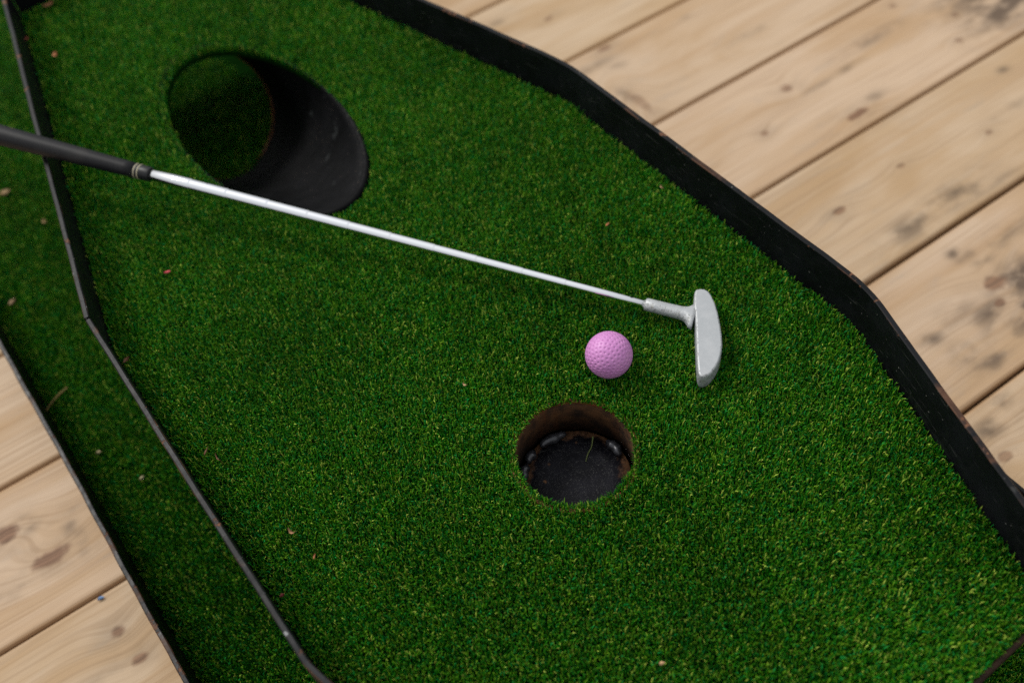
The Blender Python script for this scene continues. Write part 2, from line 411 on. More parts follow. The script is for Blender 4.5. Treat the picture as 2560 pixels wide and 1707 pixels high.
deck = obj_from('deck', [(-2.6, -2.2, -0.048), (3.0, -2.2, -0.048), (3.0, 3.6, -0.048), (-2.6, 3.6, -0.048)], [(0, 1, 2, 3)], M['under'])
deck['kind'] = 'structure'
XC = 0.35                                # boards are centred here along their length
KN = {
    0: [(.737, .007, .011, .006, 'k', .75), (.666, .052, .030, .007, 's', .5), (.62, .02, .05, .012, 's', .25)],
    1: [(.760, .082, .014, .006, 'k', .8), (.724, -.047, .010, .030, 'k', .55), (.716, -.020, .009, .022, 's', .5), (.717, .058, .045, .008, 's', .5), (.744, .035, .016, .007, 's', .5),
        (.906, .060, .016, .005, 's', .55), (.941, -.035, .035, .006, 's', .5), (1.15, .03, .012, .007, 'k', .6)],
    2: [(.901, .032, .011, .010, 'k', .75), (.813, -.017, .008, .006, 'k', .7), (.937, -.069, .022, .008, 'k', 1.0), (.975, -.060, .020, .010, 's', .6), (1.153, .069, .008, .006, 'k', .6),
        (1.204, -.005, .008, .006, 'k', .6), (1.162, -.049, .009, .007, 'k', .6), (1.073, .035, .050, .010, 's', .55), (1.00, .010, .020, .006, 's', .6), (.94, .008, .040, .005, 's', .4), (1.320, .005, .085, .060, 's', 1.4), (1.265, -.045, .06, .03, 's', 1.0), (1.345, .04, .075, .028, 's', 1.5), (1.345, .020, .070, .075, 's', 2.4),  # the last, largest entries overlap into one broad dark area
        (-.259, .035, .016, .013, 'k', 1.0), (-.227, -.024, .024, .012, 'k', 1.0), (-.240, .033, .016, .011, 's', .9), (-.196, -.012, .010, .026, 's', .75), (-.28, -.04, .04, .008, 's', .5), (-.19, .016, .022, .006, 's', .6)],
    3: [(.906, .017, .008, .005, 'k', .6), (1.041, -.012, .007, .005, 'k', .6), (1.156, .060, .009, .006, 's', .7), (.786, .009, .012, .007, 'k', .85), (.927, -.063, .045, .016, 's', .8),
        (.835, -.066, .045, .015, 's', .75), (.885, -.052, .022, .010, 's', .55), (.96, -.078, .05, .008, 's', .5), (-.196, .044, .011, .008, 'k', .95), (-.188, .003, .011, .007, 'k', .95), (-.205, .008, .045, .010, 's', .35), (1.10, .0, .04, .01, 's', .3)],
    4: [(.842, .003, .019, .013, 'k', .9), (.840, .064, .009, .007, 's', .9), (.851, .052, .016, .007, 's', .8), (.861, .036, .018, .007, 's', .8), (.822, -.020, .010, .006, 'k', .9), (.805, -.022, .03, .012, 's', .9),
        (.835, -.043, .045, .022, 's', 1.25), (.733, -.045, .014, .013, 's', .95), (.752, -.070, .028, .010, 's', .85), (.724, -.009, .012, .008, 's', .8), (.712, -.004, .010, .006, 's', .8), (.875, -.010, .040, .020, 's', 1.25), (.775, .000, .030, .016, 's', .45), (.90, .045, .05, .014, 's', .6)],
    5: [(.712, .080, .014, .008, 's', .85), (.677, .066, .017, .010, 's', .9), (.698, .089, .010, .005, 's', .7), (.663, .033, .011, .007, 'k', .7), (.76, .05, .04, .02, 's', .5)],
}
gaps = {0: .0018, 1: .0020, 2: .0026, 3: .0028, 4: .0052, 5: .0040, 6: .004}
for i in range(-6, 13):
    ga, gb = gaps.get(i, .003), gaps.get(i + 1, .003)
    lo = GAP0 - PITCH_W * (i + 1) + gb / 2; hi = GAP0 - PITCH_W * i - ga / 2
    wid = hi - lo; cn = (lo + hi) / 2
    kn = KN.get(i)
    cshift = cn - (GAP0 - PITCH_W * (i + .5))
    if kn is None:
        rr = random.Random(i * 7 + 3)
        kn = [(rr.uniform(-1.6, 2.2), rr.uniform(-.07, .07), .014, .009, 'k', .9) for _ in range(5)]
    kn = [(a - XC, b - cshift, c_, d_, k_, s_) for (a, b, c_, d_, k_, s_) in kn]
    tt = random.Random(i + 40); tv = tt.uniform(0.95, 1.03)
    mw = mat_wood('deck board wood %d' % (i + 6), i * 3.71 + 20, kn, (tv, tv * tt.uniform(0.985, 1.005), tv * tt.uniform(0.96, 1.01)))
    v_, f_ = plank_mesh('plank', wid, 4.6, tt.uniform(0.0, 0.0008))
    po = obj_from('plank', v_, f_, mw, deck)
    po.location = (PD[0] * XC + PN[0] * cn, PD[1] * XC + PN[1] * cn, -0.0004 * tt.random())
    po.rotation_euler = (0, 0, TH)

# ------------------------------------------------------------------ turf blades
def lowfreq(x, y, k, amp, seed):
    r = np.random.default_rng(seed); out = np.zeros_like(x)
    for _ in range(10):
        a = r.uniform(0, 2 * np.pi); f = k * r.uniform(0.5, 1.6)
        out += np.sin(f * (x * np.cos(a) + y * np.sin(a)) + r.uniform(0, 6.28))
    return amp * out / 3.2

def turf_mesh(name, pts, ztip, parent, seed, width=0.00085, height=PILE, push=None):
    """pts (N,2) blade roots; a curled three-face blade on each"""
    r = np.random.default_rng(seed); n = len(pts)
    x, y = pts[:, 0], pts[:, 1]
    z0 = ztip - height
    lf = lowfreq(x, y, 160, 1.0, seed + 1); lf2 = lowfreq(x, y, 24, 1.0, seed + 2)
    H = height * (0.80 + 0.16 * r.standard_normal(n) + 0.04 * lf).clip(0.45, 1.18)
    ph = r.uniform(0, 2 * np.pi, n)
    L = (0.0008 + 0.0034 * r.random(n) ** 1.5)
    dx, dy = np.cos(ph) * L, np.sin(ph) * L
    dx += 0.0003 * lf2
    if push is not None: px_, py_ = push(x, y); dx += px_; dy += py_
    nl = np.sqrt(dx * dx + dy * dy) + 1e-9
    tw = np.arctan2(dy, dx) + np.pi / 2 + r.normal(0, 0.55, n)
    W = width * r.uniform(0.6, 1.35, n)
    wx, wy = np.cos(tw) * W / 2, np.sin(tw) * W / 2
    V = np.empty((n, 5, 3), np.float32)
    def put(k, fx, hz, ws, sgn):
        V[:, k, 0] = x + dx * fx + sgn * wx * ws
        V[:, k, 1] = y + dy * fx + sgn * wy * ws
        V[:, k, 2] = z0 + H * hz
    put(0, 0, .12, .9, -1); put(1, 0, .12, .9, 1)
    put(2, .40, .86, 1, -1); put(3, .40, .86, 1, 1)
    curl = r.uniform(0.84, 1.08, n)
    V[:, 4, 0] = x + dx * 1.1; V[:, 4, 1] = y + dy * 1.1; V[:, 4, 2] = z0 + H * curl
    base = (np.arange(n, dtype=np.int32) * 5)[:, None]
    loops = (base + np.array([0, 1, 3, 2, 2, 3, 4], np.int32)[None, :]).ravel()
    starts = ((np.arange(n, dtype=np.int32) * 7)[:, None] + np.array([0, 4], np.int32)[None, :]).ravel()
    me = bpy.data.meshes.new(name)
    me.vertices.add(n * 5); me.vertices.foreach_set('co', V.ravel())
    me.loops.add(n * 7); me.loops.foreach_set('vertex_index', loops)
    me.polygons.add(n * 2); me.polygons.foreach_set('loop_start', starts)
    me.polygons.foreach_set('use_smooth', np.ones(n * 2, bool))
    me.update(calc_edges=True)
    # fibre colours: dark green, mid green, olive thatch
    A = np.array([0.0015, 0.040, 0.0014]); B = np.array([0.012, 0.150, 0.0030]); C = np.array([0.125, 0.255, 0.010])
    k = r.random(n); t = r.random(n)
    col = np.where((k < .50)[:, None], A + (B - A) * t[:, None], B + (C - B) * (t ** 1.2)[:, None])
    col = np.where((k > .95)[:, None], np.array([0.32, 0.42, 0.055]) * (0.7 + 0.5 * t[:, None]), col)
    teal = (k > .30) & (k < .37); col[teal] = np.array([0.006, 0.185, 0.030]) * (0.7 + 0.6 * t[teal][:, None])
    col *= (1.0 + 0.10 * lf + 0.07 * lf2)[:, None].clip(0.6, 1.5)
    vc = np.ones((n, 5, 4), np.float32); vc[:, :, :3] = col[:, None, :]
    at = me.color_attributes.new('tint', 'FLOAT_COLOR', 'POINT'); at.data.foreach_set('color', vc.ravel())
    me.materials.append(M['blades'])
    o = link(bpy.data.objects.new(name, me), parent); o['kind'] = 'stuff'
    return o

def scatter(u0, u1, w0, w1, step, seed):
    r = np.random.default_rng(seed)
    us = np.arange(u0, u1, step); ws = np.arange(w0, w1, step)
    U, W = np.meshgrid(us, ws); U = U.ravel() + r.uniform(-.6, .6, U.size) * step; W = W.ravel() + r.uniform(-.6, .6, W.size) * step
    return U, W
def xy(U, W): return np.stack([U * UA[0] + W * WA[0], U * UA[1] + W * WA[1]], 1)

wr_v = np.vectorize(w_right); wl_v = np.vectorize(w_left)
def pipe_ell(x, y):
    a = (x - PIPE_C[0]) * PIPE_A[0] + (y - PIPE_C[1]) * PIPE_A[1]
    b = (x - PIPE_C[0]) * PIPE_A[1] - (y - PIPE_C[1]) * PIPE_A[0]
    return a / PIPE_MAJ, b / PIPE_R

# ------------------------------------------------------------------ lower lane
LWL, LWR, LU0, LU1 = -0.1247, 0.6007, -0.42, 1.95
lane = thing('lower_lane', 'lower straight green turf lane with black steel edging, lying on the wooden deck', 'golf lane', (*uw(0.7, WC), 0))
def in_parent(o, par):                    # children keep their world place
    o.location = Vector(o.location) - Vector(par.location); return o

def plate(name, outline, holes, z0, z1, mat, par):
    bm = bmesh.new(); edges = []
    for loop in [outline] + holes:
        vv = [bm.verts.new((p[0], p[1], z1)) for p in loop]
        edges += [bm.edges.new((vv[i], vv[(i + 1) % len(vv)])) for i in range(len(vv))]
    bmesh.ops.triangle_fill(bm, use_beauty=True, use_dissolve=False, edges=edges)
    bmesh.ops.recalc_face_normals(bm, faces=bm.faces)
    ret = bmesh.ops.extrude_face_region(bm, geom=bm.faces[:])
    for e in ret['geom']:
        if isinstance(e, bmesh.types.BMVert): e.co.z = z0
    return in_parent(obj_bm(name, bm, mat, par), par)

def bar(name, path, thick, z0, z1, mat, par, wob=0.0004, seed=1, cham=0.0009, closed=False):
    """flat steel bar standing on edge along a 2-D path, with slightly wavy top and eased arrises"""
    r = random.Random(seed); pts = [Vector((*p, 0)) for p in path]
    dense = [pts[0]]
    for a, b in zip(pts, pts[1:]):
        k = max(1, int((b - a).length / 0.012))
        for i in range(1, k + 1): dense.append(a.lerp(b, i / k))
    n = len(dense); t = thick / 2
    prof = [(-t, z0), (-t, z1 - cham), (-t + cham, z1), (t - cham, z1), (t, z1 - cham), (t, z0)]
    ph = [r.uniform(0, 6.28) for _ in range(4)]
    V, F = [], []; s = 0
    for i, p in enumerate(dense):
        d = (dense[min(i + 1, n - 1)] - dense[max(i - 1, 0)]).normalized(); nn = Vector((-d.y, d.x, 0))
        if 0 < i < n - 1:
            d1 = (p - dense[i - 1]).normalized(); d2 = (dense[i + 1] - p).normalized()
            cs = max(0.5, math.sqrt(max(0.01, (1 + d1.dot(d2)) / 2)))
        else: cs = 1
        if i: s += (p - dense[i - 1]).length
        dz = wob * (math.sin(s * 23 + ph[0]) + .6 * math.sin(s * 61 + ph[1]) + .35 * math.sin(s * 170 + ph[2]))
        dn = wob * (math.sin(s * 17 + ph[3]) + .4 * math.sin(s * 90 + ph[1]))
        for (o_, z) in prof:
            q = p + nn * (o_ / cs + (dn if z > z0 else 0))
            V.append((q.x, q.y, z + (dz if z > z0 else 0)))
    k = len(prof)
    for i in range(n - 1):
        for j in range(k):
            a, b = i * k + j, i * k + (j + 1) % k
            F.append((a, a + k, b + k, b))
    F.append(tuple(range(k))); F.append(tuple(range((n - 1) * k, n * k))[::-1])
    return in_parent(obj_from(name, V, F, mat, par), par)

plate('lane_floor', [uw(LU0, LWL + .003), uw(LU0, LWR - .003), uw(LU1, LWR - .003), uw(LU1, LWL + .003)], [], 0.002, ZL - PILE, M['plate'], lane)
bar('rail', [uw(LU0, LWL), uw(LU1, LWL)], 0.005, 0.0, 0.075, M['rail_low'], lane, 0.0006, 3)
bar('rail', [uw(LU0, LWR), uw(LU1, LWR)], 0.005, 0.0, 0.075, M['rail_low'], lane, 0.0006, 4)
bar('rail', [uw(LU0 + .003, LWL + .0027), uw(LU0 + .003, LWR - .0027)], 0.005, 0.001, 0.0735, M['rail_low'], lane, 0.0004, 5)
bar('rail', [uw(LU1 - .003, LWL + .0027), uw(LU1 - .003, LWR - .0027)], 0.005, 0.001, 0.0735, M['rail_low'], lane, 0.0004, 6)

# lower turf: thick where it shows, thinner under the platform
U, W = scatter(LU0 + .01, LU1 - .01, LWL + .004, LWR - .004, 0.0017, 101)
deep = (U > 0.10) & (U < 1.30) & (W > wl_v(U) + 0.05) & (W < wr_v(U) - 0.02)
X = xy(U, W); ea, eb = pipe_ell(X[:, 0], X[:, 1])
exitzone = ((X[:, 0] + 0.40) ** 2 + (X[:, 1] - 1.16) ** 2) < 0.26 ** 2
rightstrip = (W > wr_v(U) - 0.05) & (U > .2)
keep = (~deep | exitzone) & ~(rightstrip & (U > 0.30)) & ~(U > 1.75)
rr = np.random.default_rng(5).random(len(U))
far = (U > 0.35)
in_parent(turf_mesh('turf', X[keep] , ZL, lane, 21, width=0.00100), lane)
U, W = scatter(LU0 + .2, 0.16, 0.30, LWR - .004, 0.0021, 103); X = xy(U, W)
in_parent(turf_mesh('turf', X, ZL, lane, 22, width=0.0009), lane)

# ------------------------------------------------------------------ raised platform
plat = thing('raised_platform', 'raised six-sided turf platform with cup, pipe opening and black steel rails', 'golf platform', (*uw(0.7, WC), ZL - PILE))
outline = [uw(U_FRONT, w_left(U_FRONT)), uw(U_FRONT, w_right(U_FRONT)), uw(RK_N, WR), uw(RK_F, WR), uw(U_FAR, w_right(U_FAR)), uw(U_FAR, w_left(U_FAR)), uw(LK_F, WL), uw(LK_N, WL)]
hole_loop = [(HOLE[0] + (HOLE_R + .0005) * math.cos(a), HOLE[1] + (HOLE_R + .0005) * math.sin(a)) for a in np.linspace(0, 2 * np.pi, 65)[:-1]]
pl = []
for a in np.linspace(0, 2 * np.pi, 97)[:-1]:
    ca, sb = PIPE_MAJ * 1.006 * math.cos(a), PIPE_R * 1.006 * math.sin(a)
    pl.append((PIPE_C[0] + ca * PIPE_A[0] + sb * PIPE_A[1], PIPE_C[1] + ca * PIPE_A[1] - sb * PIPE_A[0]))
plate('platform_plate', outline, [hole_loop, pl], ZT - PILE - 0.006, ZT - PILE, M['plate'], plat)

def fillet(pts, rad, seg=7):
    out = [pts[0]]
    for a, b, c in zip(pts, pts[1:], pts[2:]):
        A, B, C_ = Vector(a), Vector(b), Vector(c)
        d1, d2 = (A - B).normalized(), (C_ - B).normalized()
        p1, p2 = B + d1 * rad, B + d2 * rad
        for k in range(seg + 1):
            t = k / seg; out.append(tuple((1 - t) ** 2 * p1 + 2 * t * (1 - t) * B + t * t * p2))
    out.append(pts[-1]); return out
RT = 0.005
zr0, zr1 = ZT - 0.150, ZT + 0.047  # unseen skirt depth below the rails, added to keep the space underneath dark
right_path = [uw(U_FRONT, w_right(U_FRONT) + RT / 2), uw(RK_N, WR + RT / 2), uw(RK_F, WR + RT / 2), uw(U_FAR + .004, w_right(U_FAR) + RT / 2)]
rr_ = bar('rail', fillet(right_path, 0.024), RT, zr0, zr1, M['rail_up'], plat, 0.0003, 8)
rr_['label'] = 'long bent black rail along the right side of the platform'
lb = bar('rail', [uw(U_FAR + .004, w_left(U_FAR) - RT / 2), uw(LK_F + .0015, WL - RT / 2 + .0003)], RT, zr0, zr1 + .0006, M['rail_up'], plat, 0.0003, 9)
lb['label'] = 'far left rail with rust along its top edge'
bar('rail', fillet([uw(LK_F - .0012, WL - RT / 2), uw(LK_N, WL - RT / 2), uw(U_FRONT, w_left(U_FRONT) - RT / 2)], 0.006), RT, zr0, zr1, M['rail_up'], plat, 0.0003, 10)
bar('rail', [uw(U_FAR + .0065, w_left(U_FAR) + .001), uw(U_FAR + .0065, w_right(U_FAR) - .001)], RT, ZT - 0.105, zr1 - .002, M['rail_up'], plat, 0.0004, 12)  # unseen lower part shaped to limit light entering under the far end
lip = bar('front_lip', [uw(U_FRONT - .0025, w_left(U_FRONT) + .001), uw(U_FRONT - .0025, w_right(U_FRONT) - .001)], 0.004, ZT - 0.06, ZT - 0.0090, M['lip'], plat, 0.0003, 13)
lip['label'] = 'rusty front lip of the platform plate'
for (u, w_) in ((0.06, .12), (0.06, .40), (0.5, .02), (0.5, .50), (1.00, .445), (1.30, .125)):
    cx_, cy_ = uw(u, w_); s_ = 0.015
    q = [(cx_ + a * s_ * WA[0] + b * s_ * UA[0], cy_ + a * s_ * WA[1] + b * s_ * UA[1]) for a, b in ((-1, -1), (1, -1), (1, 1), (-1, 1))]
    plate('leg', q, [], ZL - PILE + .0005, ZT - PILE - 0.0065, M['steel_dark'], plat)

# cup: rusty steel sleeve, floor plate, weld beads
def revolve(name, prof, seg, mat, par, loc, smooth=True, jitter=0.0, seed=0):
    r = random.Random(seed); V, F = [], []; k = len(prof)
    for i in range(seg):
        a = 2 * math.pi * i / seg
        for (rad, z) in prof:
            j = 1 + r.uniform(-jitter, jitter); V.append((rad * j * math.cos(a), rad * j * math.sin(a), z + r.uniform(-jitter, jitter) * .05))
    for i in range(seg):
        for j in range(k - 1):
            a = i * k + j; b = ((i + 1) % seg) * k + j
            F.append((a, b, b + 1, a + 1))
    o = obj_from(name, V, F, mat, par, smooth, loc)
    return in_parent(o, par)
CUP_D = 0.052
zc = ZT - 0.0088
cup = revolve('hole_cup', [(HOLE_R + .0032, -CUP_D), (HOLE_R + .0032, 0.0), (HOLE_R + .0026, .0006), (HOLE_R + .0004, .0006), (HOLE_R, 0), (HOLE_R - .0005, -.004), (HOLE_R - .0005, -CUP_D - .001), (HOLE_R + .0032, -CUP_D)], 72, M['rust_dark'], plat, (HOLE[0], HOLE[1], zc))
cup['label'] = 'rusty steel cup let into the turf'
def child(o, par, loc):
    o.parent = par; o.location = loc; return o
rim = revolve('rim', [(HOLE_R + .0036, -.0035), (HOLE_R + .0036, .0012), (HOLE_R + .0006, .0016), (HOLE_R - .0003, .0006), (HOLE_R - .0003, -.0035), (HOLE_R + .0036, -.0035)], 72, M['rust'], cup, (0, 0, 0), jitter=0.002)
rim.location = (0, 0, 0); rim['label'] = 'orange rusty rim of the cup'
V = [(0, 0, .0004)]; F = []
fl = 0.0500
for ring, rad in enumerate((.016, .032, fl)):
    for i in range(64):
        a = 2 * math.pi * i / 64; rj = rad * (1 + (random.uniform(-.006, .006) if rad == fl else 0))
        V.append((rj * math.cos(a), rj * math.sin(a), 0.0004))
for i in range(64):
    F.append((0, 1 + i, 1 + (i + 1) % 64))
    for q in range(2):
        a = 1 + q * 64 + i; b = 1 + q * 64 + (i + 1) % 64
        F.append((a, a + 64, b + 64, b))
V += [(fl * math.cos(2 * math.pi * i / 64), fl * math.sin(2 * math.pi * i / 64), -.005) for i in range(64)]
for i in range(64):
    a = 129 + i; b = 129 + (i + 1) % 64; F.append((a, a + 64, b + 64, b))
fo = obj_from('floor_plate', V, F, M['cup_floor'], cup, True, (0, 0, -0.0449)); fo['label'] = 'black scratched floor plate of the cup'
def weld(a0, a1, rad, thick, seed):
    r = random.Random(seed); n = 15; k = 10; V, F = [], []
    for i in range(n):
        t = i / (n - 1); a = R_(a0 + (a1 - a0) * t)
        env = math.sin(math.pi * (0.03 + 0.94 * t)) ** 0.5 * (1 + 0.07 * math.sin(t * 15 + seed))
        rr2 = rad + 0.0006 * math.sin(t * 9 + seed)
        for j in range(k):
            b = 2 * math.pi * j / k
            q = rr2 + thick * env * math.cos(b); V.append((q * math.cos(a), q * math.sin(a), thick * .95 * env * math.sin(b)))
    for i in range(n - 1):
        for j in range(k):
            a, b = i * k + j, i * k + (j + 1) % k; F.append((a, b, b + k, a + k))
    F.append(tuple(range(k))[::-1]); F.append(tuple(range((n - 1) * k, n * k)))
    o = obj_from('weld_bead', V, F, M['weld'], cup, True, (0, 0, -0.0424)); return o
weld(93, 127, .0462, .0050, 1); weld(135, 153, .0474, .0046, 2); weld(154, 174, .0476, .0047, 3); weld(20, 45, .0466, .0052, 4); weld(-60, -35, .0470, .0046, 5)

# slanting pipe: its top end is cut flush with the turf, its lower end opens over the lower lane
A_ = Vector((PIPE_A[0] * math.cos(PIPE_I), PIPE_A[1] * math.cos(PIPE_I), -math.sin(PIPE_I))).normalized()
N1 = Vector((PIPE_A[1], -PIPE_A[0], 0)).normalized(); N2 = N1.cross(A_); N2 = N2 if N2.z > 0 else -N2
PC = Vector((PIPE_C[0], PIPE_C[1], ZT)); PL = 0.250; seg = 96; rows = 14
V, F = [], []
for rad, zt in ((PIPE_R, -0.0075), (PIPE_R + .004, -0.0075)):
    for i in range(seg):
        t = 2 * math.pi * i / seg; o_ = PC + rad * (math.cos(t) * N1 + math.sin(t) * N2)
        s_top = (ZT + zt - o_.z) / A_.z
        for j in range(rows):
            V.append(tuple(o_ + A_ * (s_top + (PL - s_top) * j / (rows - 1))))
def vid(l, i, j): return (l * seg + (i % seg)) * rows + j
for i in range(seg):
    for j in range(rows - 1):
        F.append((vid(0, i, j), vid(0, i + 1, j), vid(0, i + 1, j + 1), vid(0, i, j + 1)))
        F.append((vid(1, i, j), vid(1, i, j + 1), vid(1, i + 1, j + 1), vid(1, i + 1, j)))
    F.append((vid(0, i, 0), vid(1, i, 0), vid(1, i + 1, 0), vid(0, i + 1, 0)))
    F.append((vid(0, i, rows - 1), vid(0, i + 1, rows - 1), vid(1, i + 1, rows - 1), vid(1, i, rows - 1)))
pipe = in_parent(obj_from('pipe', V, F, M['pipe'], plat, True), plat)
pipe['label'] = 'black slanting pipe opening flush in the turf'
# rusty cut ends of the pipe
def ring_strip(name, s_fn, wid, rad0, rad1, mat):
    V, F = [], []
    for i in range(seg):
        t = 2 * math.pi * i / seg; e = math.cos(t) * N1 + math.sin(t) * N2
        for rad, ds in ((rad0, 0), (rad1, 0), (rad1, wid), (rad0, wid)):
            o_ = PC + rad * e; V.append(tuple(o_ + A_ * (s_fn(o_) + ds)))
    for i in range(seg):
        for j in range(4):
            a, b = i * 4 + j, i * 4 + (j + 1) % 4; c_, d_ = ((i + 1) % seg) * 4 + (j + 1) % 4, ((i + 1) % seg) * 4 + j
            F.append((a, b, c_, d_))
    o = obj_from(name, V, F, mat, pipe, True); return o
ring_strip('rim', lambda o_: (ZT - .0068 - o_.z) / A_.z - .0006, .0022, PIPE_R - .0007, PIPE_R + .0046, M['pipe'])
ring_strip('rim', lambda o_: PL - .0005, .004, PIPE_R - .0008, PIPE_R + .0048, M['rust'])

# raised turf
U, W = scatter(U_FRONT, U_FAR - .005, WL, WR, 0.00122, 7)
X = xy(U, W)
ea, eb = pipe_ell(X[:, 0], X[:, 1]); er = np.sqrt(ea * ea + eb * eb)
hd = np.hypot(X[:, 0] - HOLE[0], X[:, 1] - HOLE[1])
edge_j = np.random.default_rng(9).normal(0, .0006, len(U))
keep = (W > wl_v(U) + .0018 + edge_j) & (W < wr_v(U) - .0022 + edge_j) & (er > 1.006 + edge_j * 8) & (hd > HOLE_R - .0008 + edge_j)
rr = np.random.default_rng(6).random(len(U))
keep &= ~((U > 0.95) & (rr > 0.62))
X = X[keep]
ra = np.random.default_rng(77); na = 900                     # ragged fringe where the mat was cut for the cup
aa = ra.uniform(0, 2 * np.pi, na); rd = HOLE_R + np.abs(ra.normal(0, .0011, na)) - .0010
X = np.concatenate([X, np.stack([HOLE[0] + rd * np.cos(aa), HOLE[1] + rd * np.sin(aa)], 1)])
def push(x, y):
    d = np.hypot(x - HOLE[0], y - HOLE[1]); k = np.exp(-((d - HOLE_R) / .004) ** 2) * -.0010
    return k * (x - HOLE[0]) / d, k * (y - HOLE[1]) / d
in_parent(turf_mesh('turf', X, ZT, plat, 31, push=push), plat)
print('raised blades', len(X))

# ------------------------------------------------------------------ putter
A0 = Vector((-0.46958, 0.86243, ZT + 0.0590)); B0 = Vector((0.12849, 0.57023, ZT + 0.0110))
AX = (B0 - A0).normalized(); PLEN = (B0 - A0).length
put = thing('putter', 'silver golf putter with chrome shaft and black rubber grip resting on the left rail', 'putter', (0.172, 0.530, ZT))
Qx = AX; Qz = (Vector((0, 0, 1)) - AX * AX.z).normalized(); Qy = Qz.cross(Qx)
FR = Matrix((Qx, Qy, Qz)).transposed().to_4x4()
def lathe(name, stations, mat, seg=28, par=put, start=A0, cap=True, smooth=True):
    """stations (s, radius) along the shaft axis, measured from where the grip crosses the rail"""
    V, F = [], []; k = seg
    for (s, rad) in stations:
        for i in range(seg):
            t = 2 * math.pi * i / seg; V.append((s, rad * math.cos(t), rad * math.sin(t)))
    n = len(stations)
    for i in range(n - 1):
        for j in range(k):
            a, b = i * k + j, i * k + (j + 1) % k; F.append((a, b, b + k, a + k))
    if cap: F.append(tuple(range(k))[::-1]); F.append(tuple(range((n - 1) * k, n * k)))
    me = bpy.data.meshes.new(name); me.from_pydata(V, [], F); me.update(); me.materials.append(mat)
    if smooth: me.polygons.foreach_set('use_smooth', [True] * len(me.polygons))
    o = link(bpy.data.objects.new(name, me), par)
    mw = Matrix.Translation(start) @ FR
    if par is put: o.matrix_local = Matrix.Translation(-Vector(put.location)) @ mw
    return o
# shaft with drawn steps
steps = [0.183, 0.2257, 0.2726, 0.3178, 0.3630, 0.4082, 0.4548, 0.4988, 0.5460, 0.5895]
st = []; r0, r1 = 0.0070, 0.0038; rad = r0; st.append((0.10, rad))
for i, s_ in enumerate(steps):
    nr = r0 - (r0 - r1) * (i + 1) / len(steps)
    st += [(s_ - .0014, rad), (s_ - .0008, rad + .00004), (s_ - .0002, rad - (rad - nr) * .5), (s_ + .0005, nr - .00016), (s_ + .0014, nr - .00010), (s_ + .0026, nr)]
    rad = nr
st.append((PLEN + 0.02, rad))
shaft = lathe('shaft', st, M['chrome'], 40); shaft['label'] = 'stepped chrome shaft'
GE = 0.136
gr = []
for t in np.linspace(0, 1, 22):
    s_ = -0.135 + t * (GE - 0.0185 + 0.135); gr.append((s_, 0.0128 - 0.0047 * t ** 1.0))
grip = lathe('grip', [(-0.138, .006), (-0.1375, .010), (-0.1365, .0122)] + gr, M['grip'], 40)
rg = gr[-1][1]
ferr = lathe('grip_collar', [(GE - .0186, rg - .0002), (GE - .0184, rg + .00005), (GE - .002, rg - .0003), (GE - .0004, rg - .0005), (GE, rg - .0009), (GE - .0002, r0 - .0002)], M['grip_plain'], 40, par=grip)
for s_ in (GE - .0170, GE - .0128):
    lathe('grip_band', [(s_ - .0007, rg - .0004), (s_ - .0006, rg + .00012), (s_ + .0006, rg + .00008), (s_ + .0007, rg - .0004)], M['band'], 40, par=grip)
# head: solid blade from its plan outline
HP = [(0.1759, 0.5735), (0.1777, 0.5753), (0.1818, 0.5756), (0.1855, 0.5743), (0.1882, 0.5712), (0.1898, 0.5665), (0.1906, 0.5612), (0.1911, 0.5551), (0.1911, 0.5466), (0.1906, 0.5391), (0.1899, 0.5309), (0.1889, 0.5228), (0.1877, 0.5149), (0.1863, 0.5087), (0.1843, 0.5026), (0.1813, 0.4955), (0.1784, 0.4903), (0.1744, 0.4850), (0.1703, 0.4808), (0.1656, 0.4780), (0.1617, 0.4774), (0.1589, 0.4790), (0.1580, 0.4820), (0.1591, 0.4898), (0.1611, 0.5012), (0.1634, 0.5128), (0.1657, 0.5246), (0.1673, 0.5325), (0.1684, 0.5381), (0.1693, 0.5430), (0.1702, 0.5497), (0.1711, 0.5560), (0.1724, 0.5620), (0.1743, 0.5694)]
HP = [Vector((a, b)) for a, b in HP]
cH = sum(HP, Vector((0, 0))) / len(HP)
def inset(poly, d):
    out = []; n = len(poly)
    for i in range(n):
        t = (poly[(i + 1) % n] - poly[i - 1]).normalized(); out.append(poly[i] + Vector((-t.y, t.x)) * d * -1)
    return out
rr = random.Random(3)
head_levels = [(-0.0035, .0020), (-0.0025, .0008), (0.001, 0.0), (0.0135, 0.0), (0.0150, .0004), (0.0158, .0011), (0.0162, .0020)]
bm = bmesh.new(); loops = []
# orientation: make inset go inward
sgn = 1 if (inset(HP, .001)[10] - cH).length < (HP[10] - cH).length else -1
for z, d in head_levels:
    pl_ = inset(HP, d * sgn)
    loops.append([bm.verts.new((p_.x - put.location.x, p_.y - put.location.y, z + (rr.uniform(-.00012, .00012) if z < .0155 else 0))) for p_ in pl_])
for a, b in zip(loops, loops[1:]):
    for i in range(len(a)):
        bm.faces.new((a[i], a[(i + 1) % len(a)], b[(i + 1) % len(a)], b[i]))
bm.faces.new(loops[-1]); bm.faces.new(loops[0][::-1])
head = obj_bm('putter_head', bm, M['head'], put, False)
for p_ in head.data.polygons: p_.use_smooth = abs(p_.normal.z) < .999
head['label'] = 'scuffed silver blade head'
